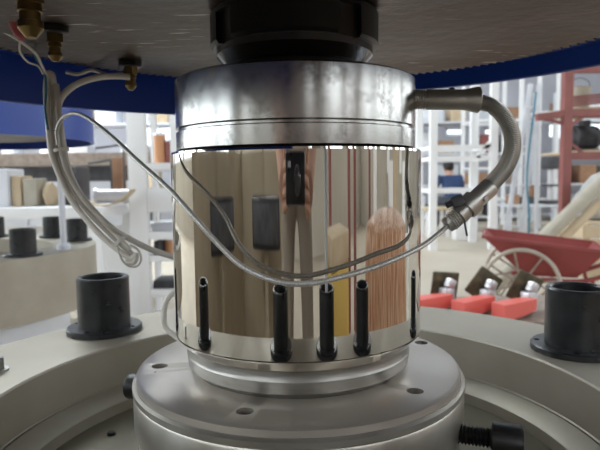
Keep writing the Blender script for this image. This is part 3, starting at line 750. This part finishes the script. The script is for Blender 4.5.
# seated worker
def person(name, label, loc, rz, joints, edges, radii, cloth, root):
    me = bpy.data.meshes.new('body'); me.from_pydata([joints[k] for k in joints], [(list(joints).index(a), list(joints).index(b)) for a, b in edges], [])
    o = bpy.data.objects.new(name, me); COL.objects.link(o); o.location = loc; o.rotation_euler = (0, 0, rz)
    sk_ = o.modifiers.new('skin', 'SKIN'); sk_.use_smooth_shade = True
    me.skin_vertices.new() if not me.skin_vertices else None
    for i, k in enumerate(joints):
        r = radii[k]; me.skin_vertices[0].data[i].radius = r if isinstance(r, tuple) else (r, r)
        me.skin_vertices[0].data[i].use_root = (k == root)
    sb = o.modifiers.new('sub', 'SUBSURF'); sb.levels = 2; sb.render_levels = 2
    for m in cloth: me.materials.append(m)
    bpy.context.view_layer.update(); dg = bpy.context.evaluated_depsgraph_get()
    m2 = bpy.data.meshes.new_from_object(o.evaluated_get(dg), depsgraph=dg); o.modifiers.clear(); o.data = m2
    for p in m2.polygons: p.use_smooth = True
    return tag(o, label, 'person')
def head_parts(par, c, face):
    """hair cap, ears, nose, eyes, mouth on a head of centre c looking along face (local, unit)"""
    f = Vector(face).normalized(); R = f.to_track_quat('Y', 'Z').to_matrix()
    bm = bmesh.new(); bmesh.ops.create_uvsphere(bm, u_segments=20, v_segments=14, radius=1)
    for v in bm.verts: v.co = R @ Vector((v.co.x*.088, v.co.y*.104 - .012, v.co.z*.112 + .028)) + Vector(c)
    dele = [v for v in bm.verts if (R.inverted() @ (v.co - Vector(c))).y > .03 and (R.inverted() @ (v.co - Vector(c))).z < .075 or (R.inverted() @ (v.co - Vector(c))).z < -.085]
    bmesh.ops.delete(bm, geom=dele, context='VERTS')
    me = bpy.data.meshes.new('hair'); bm.to_mesh(me); bm.free(); me.materials.append(M['hair'])
    for p in me.polygons: p.use_smooth = True
    o = bpy.data.objects.new('hair', me); COL.objects.link(o); o.parent = par
    so = o.modifiers.new('s', 'SOLIDIFY'); so.thickness = .008
    def ball(nm, p, s, m):
        b = bmesh.new(); bmesh.ops.create_uvsphere(b, u_segments=12, v_segments=8, radius=1)
        for v in b.verts: v.co = R @ (Vector((v.co.x*s[0], v.co.y*s[1], v.co.z*s[2])) + Vector(p)) + Vector(c)
        me = bpy.data.meshes.new(nm); b.to_mesh(me); b.free(); me.materials.append(m)
        for q in me.polygons: q.use_smooth = True
        ob = bpy.data.objects.new(nm, me); COL.objects.link(ob); ob.parent = par
    for s in (-1, 1):
        ball('ear', (s*.079, -.005, -.005), (.012, .02, .03), M['skin']); ball('eye', (s*.031, .088, .008), (.012, .008, .007), M['hair'])
    ball('nose', (0, .098, -.018), (.013, .016, .024), M['skin']); ball('mouth', (0, .088, -.055), (.024, .008, .006), M['red'])
def paint(o, rules):
    """assign material slots by face centre (clothes end cleanly at cuffs and neckline)"""
    for p in o.data.polygons:
        for i, fn in rules:
            if fn(p.center): p.material_index = i; break
def hands(par, wrist, d, side_v, m, curl=.9):
    """palm and five bent fingers, grown from the wrist along d; side_v points to the thumb side"""
    d = Vector(d).normalized(); s = Vector(side_v).normalized(); n = d.cross(s)
    mb = MB(); w = Vector(wrist)
    mb.tube([w - d*.03, w + d*.02, w + d*.085], lambda i: (.024, .030, .034)[i], 12)
    for k, ln in enumerate((.062, .070, .066, .052)):
        b = w + d*.075 + s*(.030 - .020*k)
        pts = [b]; dr = d.copy()
        for j in range(4):
            dr = (Matrix.Rotation(-curl*(.25 if j == 0 else .5), 3, s) @ dr); pts.append(pts[-1] + dr*ln*.30)
        mb.tube(pts, lambda i: (.0095, .0095, .009, .008, .006)[i], 8)
    b = w + d*.03 + s*.026
    mb.tube([b, b + s*.022 + d*.016, b + s*.034 + d*.040, b + s*.034 + d*.058], lambda i: (.013, .011, .010, .008)[i], 8)
    return mb.build('hand', m, par, sharp=80)

pw = at(454, 178, 8.6)
J = {'pelvis': (0, 0, .50), 'waist': (0, .06, .64), 'chest': (0, .15, .80), 'neck0': (0, .20, .90), 'neck': (0, .22, .94), 'headb': (0, .25, 1.0), 'headt': (0, .26, 1.09),
     'shl': (-.17, .16, .87), 'ell': (-.25, .28, .68), 'wrl': (-.16, .48, .74), 'shr': (.17, .16, .87), 'elr': (.25, .28, .68), 'wrr': (.16, .48, .74),
     'hil': (-.10, 0, .50), 'knl': (-.14, .42, .50), 'anl': (-.14, .40, .09), 'tol': (-.15, .54, .035), 'hir': (.10, 0, .50), 'knr': (.14, .42, .50), 'anr': (.14, .40, .09), 'tor': (.15, .54, .035)}
Eg = [('pelvis', 'waist'), ('waist', 'chest'), ('chest', 'neck0'), ('neck0', 'neck'), ('neck', 'headb'), ('headb', 'headt'), ('chest', 'shl'), ('shl', 'ell'), ('ell', 'wrl'), ('chest', 'shr'), ('shr', 'elr'), ('elr', 'wrr'),
      ('pelvis', 'hil'), ('hil', 'knl'), ('knl', 'anl'), ('anl', 'tol'), ('pelvis', 'hir'), ('hir', 'knr'), ('knr', 'anr'), ('anr', 'tor')]
Rd = {'pelvis': (.15, .11), 'waist': (.14, .10), 'chest': (.155, .11), 'neck0': (.07, .06), 'neck': .055, 'headb': (.078, .09), 'headt': (.075, .085), 'shl': .07, 'ell': .05, 'wrl': .033, 'shr': .07, 'elr': .05, 'wrr': .033,
      'hil': .09, 'knl': .065, 'anl': .042, 'tol': .036, 'hir': .09, 'knr': .065, 'anr': .042, 'tor': .036}
worker = person('person', 'person in a dark blue shirt sitting with their back turned, far in the hall', (pw.x, 8.6, 0), .1, J, Eg, Rd, [M['navy_cloth'], M['skin'], M['denim'], M['dark']], 'pelvis')
paint(worker, [(1, lambda c: c.z > .925), (3, lambda c: c.z < .07), (2, lambda c: c.z < .58), (1, lambda c: c.y > .42 and c.z > .62)])
head_parts(worker, (0, .255, 1.045), (0, 1, -.3))
hands(worker, (-.16, .48, .74), (.1, 1, 0), (1, 0, 0), M['skin']); hands(worker, (.16, .48, .74), (-.1, 1, 0), (-1, 0, 0), M['skin'])
st = thing('stool', 'plain stool under the seated worker', 'stool', (pw.x, 8.6, 0), .1)
MB().lathe([(0, .36), (.17, .36), (.18, .37), (.18, .395), (.17, .40), (0, .40)], 32).build('seat', M['brown'], st)
for k in range(4):
    a = PI/4 + k*PI/2; MB().tube([(.12*math.cos(a), .12*math.sin(a), .36), (.17*math.cos(a), .17*math.sin(a), 0)], .014, 8).build('leg', M['dark'], st)

# ------------------------------------------------------------------ far clutter along the back wall: racks with boxes
def rack(name, label, x0, x1, Y, d, levels, top, m, w=.05):
    t = thing(name, label, 'rack', ((x0+x1)/2, Y, 0)); hw = (x1-x0)/2
    for sx in (-1, 1):
        for yy in (0, d): MB().box((sx*hw, yy, top/2), (w, w, top)).build('upright', m, t)
    for z in levels: MB().box((0, d/2, z), (2*hw, d, .035)).build('shelf', m, t)
    return t
rr = random.Random(5)
cols = ['brown', 'tan', 'offwhite', 'dark', 'rust', 'hazy_white', 'silver', 'cardtube', 'red']
spec = [('steel_rack', 'grey steel rack loaded with crates near the far wall, behind the white frames', 1.6, 4.6, 10.6), ('steel_rack', 'grey steel rack loaded with crates near the far wall, behind the red stand', 5.0, 8.0, 10.6),
        ('steel_rack', 'grey steel rack loaded with crates near the far wall, behind the second machine', -6.2, -2.2, 10.2)]
for nm, lab, xa, xb, Y in spec:
    lv = (.10, .72, 1.34, 1.96); rack(nm, lab, xa, xb, Y, .7, lv, 2.5, M['offwhite'])
    where = lab.split(', ')[1]
    for z, lvn in zip(lv, ('lowest', 'second', 'third', 'top')):
        x = xa + .12
        while x < xb - .5:
            w = rr.uniform(.22, .5); h = rr.uniform(.16, .42)
            if rr.random() < .82:
                c = rr.choice(cols); o = MB().box((0, 0, h/2), (w, .45, h), bev=.012).build('storage_box', M[c], loc=(x+w/2, Y+.3, z+.018))
                tag(o, '%s storage box on the %s shelf of the rack %s' % ({'hazy_white': 'dull white', 'offwhite': 'pale grey', 'rust': 'rusty brown', 'cardtube': 'pale brown'}.get(c, c), lvn, where), 'box', 'storage boxes on the far racks')
            x += w + rr.uniform(.03, .2)

# ------------------------------------------------------------------ left side: white rack and shelves behind the machine
Yw = 2.7
def X(px, Y=Yw): return at(px, 178, Y).x
def Z(py, Y=Yw, px=150): return at(px, py, Y).z
wr = thing('white_rack', 'white shelving unit with broad uprights behind the cable bundle', 'shelf unit', (X(137), Yw, 0))
b0 = Vector(wr.location)
def wpart(nm, xa, xb, za, zb_, ya, yb): MB().box(Vector(((xa+xb)/2, (ya+yb)/2, (za+zb_)/2)) - b0, (xb-xa, yb-ya, zb_-za), bev=.004).build(nm, M['white'], wr)
wpart('upright', X(128), X(146), 0, 2.3, Yw, Yw+.06); wpart('upright', X(171), X(186), 0, 2.3, Yw, Yw+.06)
wpart('upright', X(128), X(134), 0, 2.3, Yw+.5, Yw+.56); wpart('upright', X(180), X(186), 0, 2.3, Yw+.5, Yw+.56)
for ya, yb_ in ((188, 212), (232, 240), (256, 262), (290, 298), (312, 335), (163, 170), (86, 104)):
    wpart('shelf_front', X(146), X(171), Z(yb_), Z(ya), Yw+.005, Yw+.045)
for y in (212, 240, 262, 298, 335, 170, 104):
    wpart('shelf', X(130), X(184), Z(y), Z(y)+.02, Yw+.05, Yw+.5)
G2 = 'goods on the white shelving unit'
for px, py, w, h, m, nm, lab, cat in (
        (152, 170, .07, .20, 'orange', 'paint_can', 'orange can on the white shelving unit', 'can'), (163, 170, .06, .16, 'red', 'paint_can', 'red can on the white shelving unit', 'can'),
        (157, 212, -.14, .10, 'brown', 'carton', 'brown carton on the white shelving unit', 'box'), (158, 240, -.15, .06, 'offwhite', 'carton', 'flat grey box on the white shelving unit', 'box'),
        (150, 262, -.04, .085, 'dark', 'toolbox', 'black box on the white shelving unit', 'box'), (159, 262, .06, .09, 'orange', 'paint_can', 'small orange can on the white shelving unit', 'can'),
        (156, 298, -.13, .06, 'dark', 'toolbox', 'low dark box on the bottom of the white shelving unit', 'box')):
    x = X(px); z = Z(py) + .0205
    if w < 0: tag(MB().box((0, 0, h/2), (-w, .2, h), bev=.006).build(nm, M[m], loc=(x, Yw+.2, z)), lab, cat, G2)
    else: 
        t = thing(nm, lab, cat, (x, Yw+.2, z), group=G2); r = w/2
        MB().lathe([(0, 0), (r, 0), (r, h*.93), (0, h*.93)], 20).build('can_body', M[m], t); MB().lathe([(r*.2, h*.932), (r*1.04, h*.932), (r*1.04, h), (r*.9, h), (r*.88, h*.97), (r*.2, h*.97)], 20, closed=True).build('can_rim', M['silver'], t)
# workbench with parts, between the second machine and the white rack
Yt = 2.55
wb = thing('white_bench', 'white workbench with rods and a silver pipe beside the shelving', 'workbench', (X(60, Yt), Yt, 0))
zbn = Z(207, Yt, 60)
MB().box((-.40, .3, zbn-.03), (1.26, .7, .06), bev=.006).build('bench_top', M['white'], wb)
for sx in (-.98, .18): 
    for sy in (.02, .6): MB().box((sx, sy, (zbn-.06)/2), (.07, .07, zbn-.06)).build('leg', M['white'], wb)
MB().box((-.42, .62, zbn/2-.05), (1.2, .03, zbn-.2)).build('back_panel', M['white'], wb)
def onbench(nm, px, w, h, d, m, lab, cat, dy=.2):
    return tag(MB().box((0, 0, h/2), (w, d, h), bev=.008).build(nm, M[m], loc=(X(px, Yt+dy), Yt+dy, zbn+.0005)), lab, cat, 'goods on the white workbench')
onbench('grey_case', 4, .14, .21, .2, 'offwhite', 'tall grey case on the white workbench', 'box')
onbench('tan_block', 22, .055, .17, .15, 'tan', 'narrow tan block on the white workbench', 'block')
onbench('tan_block', 35, .075, .155, .15, 'cardtube', 'pale tan block on the white workbench', 'block')
onbench('dark_case', 76, .09, .22, .2, 'dark', 'dark case on the white workbench behind the cables', 'box', .3)
onbench('brown_box', 119, .07, .28, .08, 'brown', 'upright brown box on the white workbench beside the shelving', 'box', .52)
pp = thing('silver_pipe', 'short silver pipe with a collar lying on the white workbench', 'pipe', (X(112, Yt+.2), Yt+.2, zbn+.049))
MB().lathe([(.030, -.10), (.040, -.10), (.040, .09), (.030, .09)], 28, closed=True).build('pipe_body', M['silver'], pp, rot=(0, PI/2, .2)); MB().lathe([(.0405, -.10), (.048, -.10), (.048, -.085), (.0405, -.085)], 28, closed=True).build('collar', M['silver'], pp, rot=(0, PI/2, .2))
bp_ = MB().lathe([(.20, -.05), (.205, -.05), (.205, .05), (.20, .05)], 24, math.radians(215), math.radians(325), closed=True).build('curved_sheet', M['tan'], loc=(X(100, Yt+.02), Yt+.06, zbn+.206), rot=(PI/2, 0, 0)); tag(bp_, 'curved brown sheet lying on the front of the white workbench', 'sheet')
lump('round_bundle', (X(55, Yt+.25), Yt+.2, zbn+.001), (.045, .07, .07), M['tan'], 'rounded tan bundle on the white workbench', 'bundle', 9)
for z, xa, xb, rl in ((Z(148, Yt+.4), 100, 127, 'tall'), (Z(163, Yt+.4), 92, 114, 'short')):
    p = (X(xa, Yt+.4), Yt+.35, z); q = (X(xb, Yt+.4), Yt+.35, z + .02)
    t = thing('rod_hook', rl + ' dark rod bracket standing on the white workbench', 'bracket', (q[0], q[1], zbn), group='rod brackets')
    MB().tube([(0, 0, 0), (0, 0, q[2]-zbn)], .006, 8).build('stem', M['dark'], t); MB().tube([(0, 0, q[2]-zbn), (p[0]-q[0], 0, p[2]-zbn)], .007, 8).build('rod', M['dark'], t)
# red-brown overhead beam on posts
ob = thing('red_beam', 'red-brown steel beam on posts behind the second machine', 'beam', (X(-60, 3.6), 3.6, 0))
zq = Z(160, 3.6, 40); MB().box((1.05, 0, zq), (2.6, .12, .09), bev=.006).build('beam', M['rust'], ob)
for x in (-.15, 1.45): MB().box((x, 0, (zq-.045)/2), (.08, .08, zq-.045)).build('post', M['rust'], ob)
dk = thing('dark_shelf', 'dark shelf box below the red-brown beam', 'shelf', (X(30, 3.9), 3.9, 0))
MB().box((0, .2, .45), (1.6, .4, .9), bev=.01).build('body', M['offwhite'], dk); MB().box((0, .2, .99), (1.6, .4, .18), bev=.01).build('top_box', M['dark'], dk)
for sx in (-.4, .4): MB().box((sx, -.008, .45), (.74, .016, .8), bev=.004).build('door', M['offwhite'], dk)

# ------------------------------------------------------------------ near side of the hall: what the polished cylinder mirrors
pt = thing('partition', 'beige panelled partition standing across the near side of the hall', 'partition')
def run(a, b, n, h, m):
    a, b = Vector(a), Vector(b); d = (b-a)/n; L = d.length; ang = math.atan2(d.y, d.x)
    for i in range(n):
        c = a + d*(i+.5); MB().box((c.x, c.y, h/2), (L-.012, .04, h), Matrix.Rotation(ang, 3, 'Z'), bev=.004).build('panel', m, pt)
    for i in range(n+1):
        c = a + d*i; MB().box((c.x, c.y, h/2), (.05, .06, h+.03), Matrix.Rotation(ang, 3, 'Z')).build('stile', m, pt)
run((-2.1, .35, 0), (-1.75, -1.7, 0), 2, 1.02, M['beige']); run((-1.75, -1.7, 0), (-.25, -2.25, 0), 2, 1.02, M['beige'])
for x, y, rz, lab in ((-1.60, -.72, 1.74 + PI, 'black control box on a stand in front of the beige partition panels'), (-.80, -1.70, -.35, 'black control box on a stand at the beige partition corner')):
    t = thing('control_box', lab, 'control box', (x, y, 0), rz)
    MB().box((0, 0, .735), (.74, .22, .20), bev=.02).build('housing', M['black'], t); MB().box((0, 0, .317), (.08, .08, .635)).build('stand', M['beige'], t); MB().box((0, 0, .012), (.34, .3, .024)).build('foot', M['beige'], t)
    MB().box((0, .113, .735), (.66, .006, .15), bev=.002).build('door', M['dark'], t)
# rust-coloured tarpaulin over a stack to the right
tp = thing('covered_stack', 'stack covered by a creased orange-brown tarpaulin', 'stack', (1.55, -.15, 0))
def tarp():
    vs, fs = [], []; n, m = 40, 18
    for j in range(m+1):
        for i in range(n):
            a = 2*PI*i/n; t = j/m
            sx, sy = .42, .62
            if t < .4: q = t/.4; x, y, z = sx*q*math.copysign(abs(math.cos(a))**.5, math.cos(a)), sy*q*math.copysign(abs(math.sin(a))**.5, math.sin(a)), .80 - .05*q*q
            else:
                q = (t-.4)/.6; k = 1 + .10*q + .05*q*math.sin(9*a) + .03*q*math.sin(17*a+1)
                x, y, z = sx*k*math.copysign(abs(math.cos(a))**.5, math.cos(a)), sy*k*math.copysign(abs(math.sin(a))**.5, math.sin(a)), .75*(1-q) + .01
            vs.append((x, y, z))
    for j in range(m):
        for i in range(n): fs.append((j*n+i, j*n+(i+1) % n, (j+1)*n+(i+1) % n, (j+1)*n+i))
    return MB().add(vs, fs)
tarp().build('tarpaulin', mat('tarpaulin', (.34, .14, .07), .4, .0, (.60, .40, .26), 6, stretch=(6, 6, 1.2), detail=5, spread=(.4, .68)), tp, sharp=60)
bs = boxy('yellow_crate', 300, 200, -2.2, .5, .72, .4, mat('yellow_paint', (.66, .45, .12), .5), 'yellow crate on the near side of the hall', 'crate', z=0, lid=M['tan']); bs.location = (.95, -1.45, 0)
bs = boxy('blue_crate', 300, 200, -2.2, .5, .5, .4, M['navy_steel'], 'blue crate stacked near the tarpaulin-covered stack', 'crate', z=0, lid=M['navy_steel']); bs.location = (3.9, -1.0, 0)
for x, y in ((1.4, -2.6), (2.3, -1.9)):
    frame_thing('red_post_frame', 'red steel frame on the near side of the hall', 'steel frame', [('post', (x, y, 0), (x, y, 2.4), .09), ('post', (x+.7, y+.5, 0), (x+.7, y+.5, 2.4), .09), ('beam', (x, y, 1.25), (x+.7, y+.5, 1.25), .07), ('beam', (x, y, 2.36), (x+.7, y+.5, 2.36), .07)], M['red'], (x, y, 0), 'red frames on the near side')
gx = 2.55
frame_thing('steel_gantry', 'white steel gantry standing to the side, mirrored in the cylinder edge', 'steel frame',
            [('post', (gx, y, 0), (gx, y, 2.6), .13) for y in (-.9, -.2, .55, 1.2)] + [('rail', (gx, -.9, z), (gx, 1.2, z), .08) for z in (.55, 1.15, 2.5)], M['white'], (gx, -.9, 0))
bd = thing('board_stack', 'pale boards leaning against the white gantry', 'boards', (2.38, .3, 0))
for k in range(5): MB().box((.02*k*0, -.62 + .27*k, .46 + .03*(k % 3)), (.03, .22, .92 + .06*(k % 3)), Matrix.Rotation(.08, 3, 'Y')).build('plank', (M['cardtube'], M['white'], M['tan'])[k % 3], bd)
# photographer, mirrored in the cylinder, holding a small black camera just behind the viewpoint
pc = thing('compact_camera', 'small black camera held out towards the cylinder, seen mirrored in it', 'camera', (CX-.006, -CD-.036, H-.036))
MB().box((0, 0, .036), (.122, .030, .072), bev=.006).build('camera_body', M['black'], pc)
MB().lathe([(0, 0), (.021, 0), (.021, .010), (.017, .016), (0, .016)], 32).build('lens_barrel', M['darksteel'], pc).matrix_local = axis_mat((.012, .0151, .034), (0, 1, 0))
MB().box((-.036, .0155, .055), (.018, .003, .008)).build('flash_window', M['silver'], pc)
PJ = {'pelvis': (0, -.10, .93), 'waist': (0, -.10, 1.08), 'chest': (0, -.09, 1.30), 'neck0': (0, -.07, 1.44), 'neck': (0, -.05, 1.49), 'headb': (0, -.02, 1.56), 'headt': (0, -.01, 1.67),
      'shl': (-.18, -.09, 1.39), 'ell': (-.25, -.06, 1.10), 'wrl': (-.105, .10, .87), 'shr': (.18, -.09, 1.39), 'elr': (.26, -.06, 1.10), 'wrr': (.10, .10, .86),
      'hil': (-.10, -.10, .90), 'knl': (-.12, -.06, .50), 'anl': (-.13, -.11, .08), 'tol': (-.15, .06, .035), 'hir': (.10, -.10, .90), 'knr': (.12, -.06, .50), 'anr': (.13, -.11, .08), 'tor': (.15, .06, .035)}
PR = dict(Rd); PR['pelvis'] = (.15, .11)
ph = person('person', 'person in a taupe shirt standing and holding a small black camera, seen mirrored', (CX, -.745, 0), 0, PJ, Eg, PR, [M['taupe'], M['skin'], M['khaki'], M['dark']], 'pelvis')
paint(ph, [(1, lambda c: c.z > 1.455), (3, lambda c: c.z < .07), (1, lambda c: c.y > .04 and c.z > .7), (2, lambda c: c.z < .96)])
head_parts(ph, (0, -.015, 1.615), (0, 1, -.45))
hands(ph, (-.105, .10, .87), (.12, .95, .2), (.2, 0, 1), M['skin'], .7); hands(ph, (.10, .10, .86), (-.10, .95, .25), (-.2, 0, 1), M['skin'], -.7)
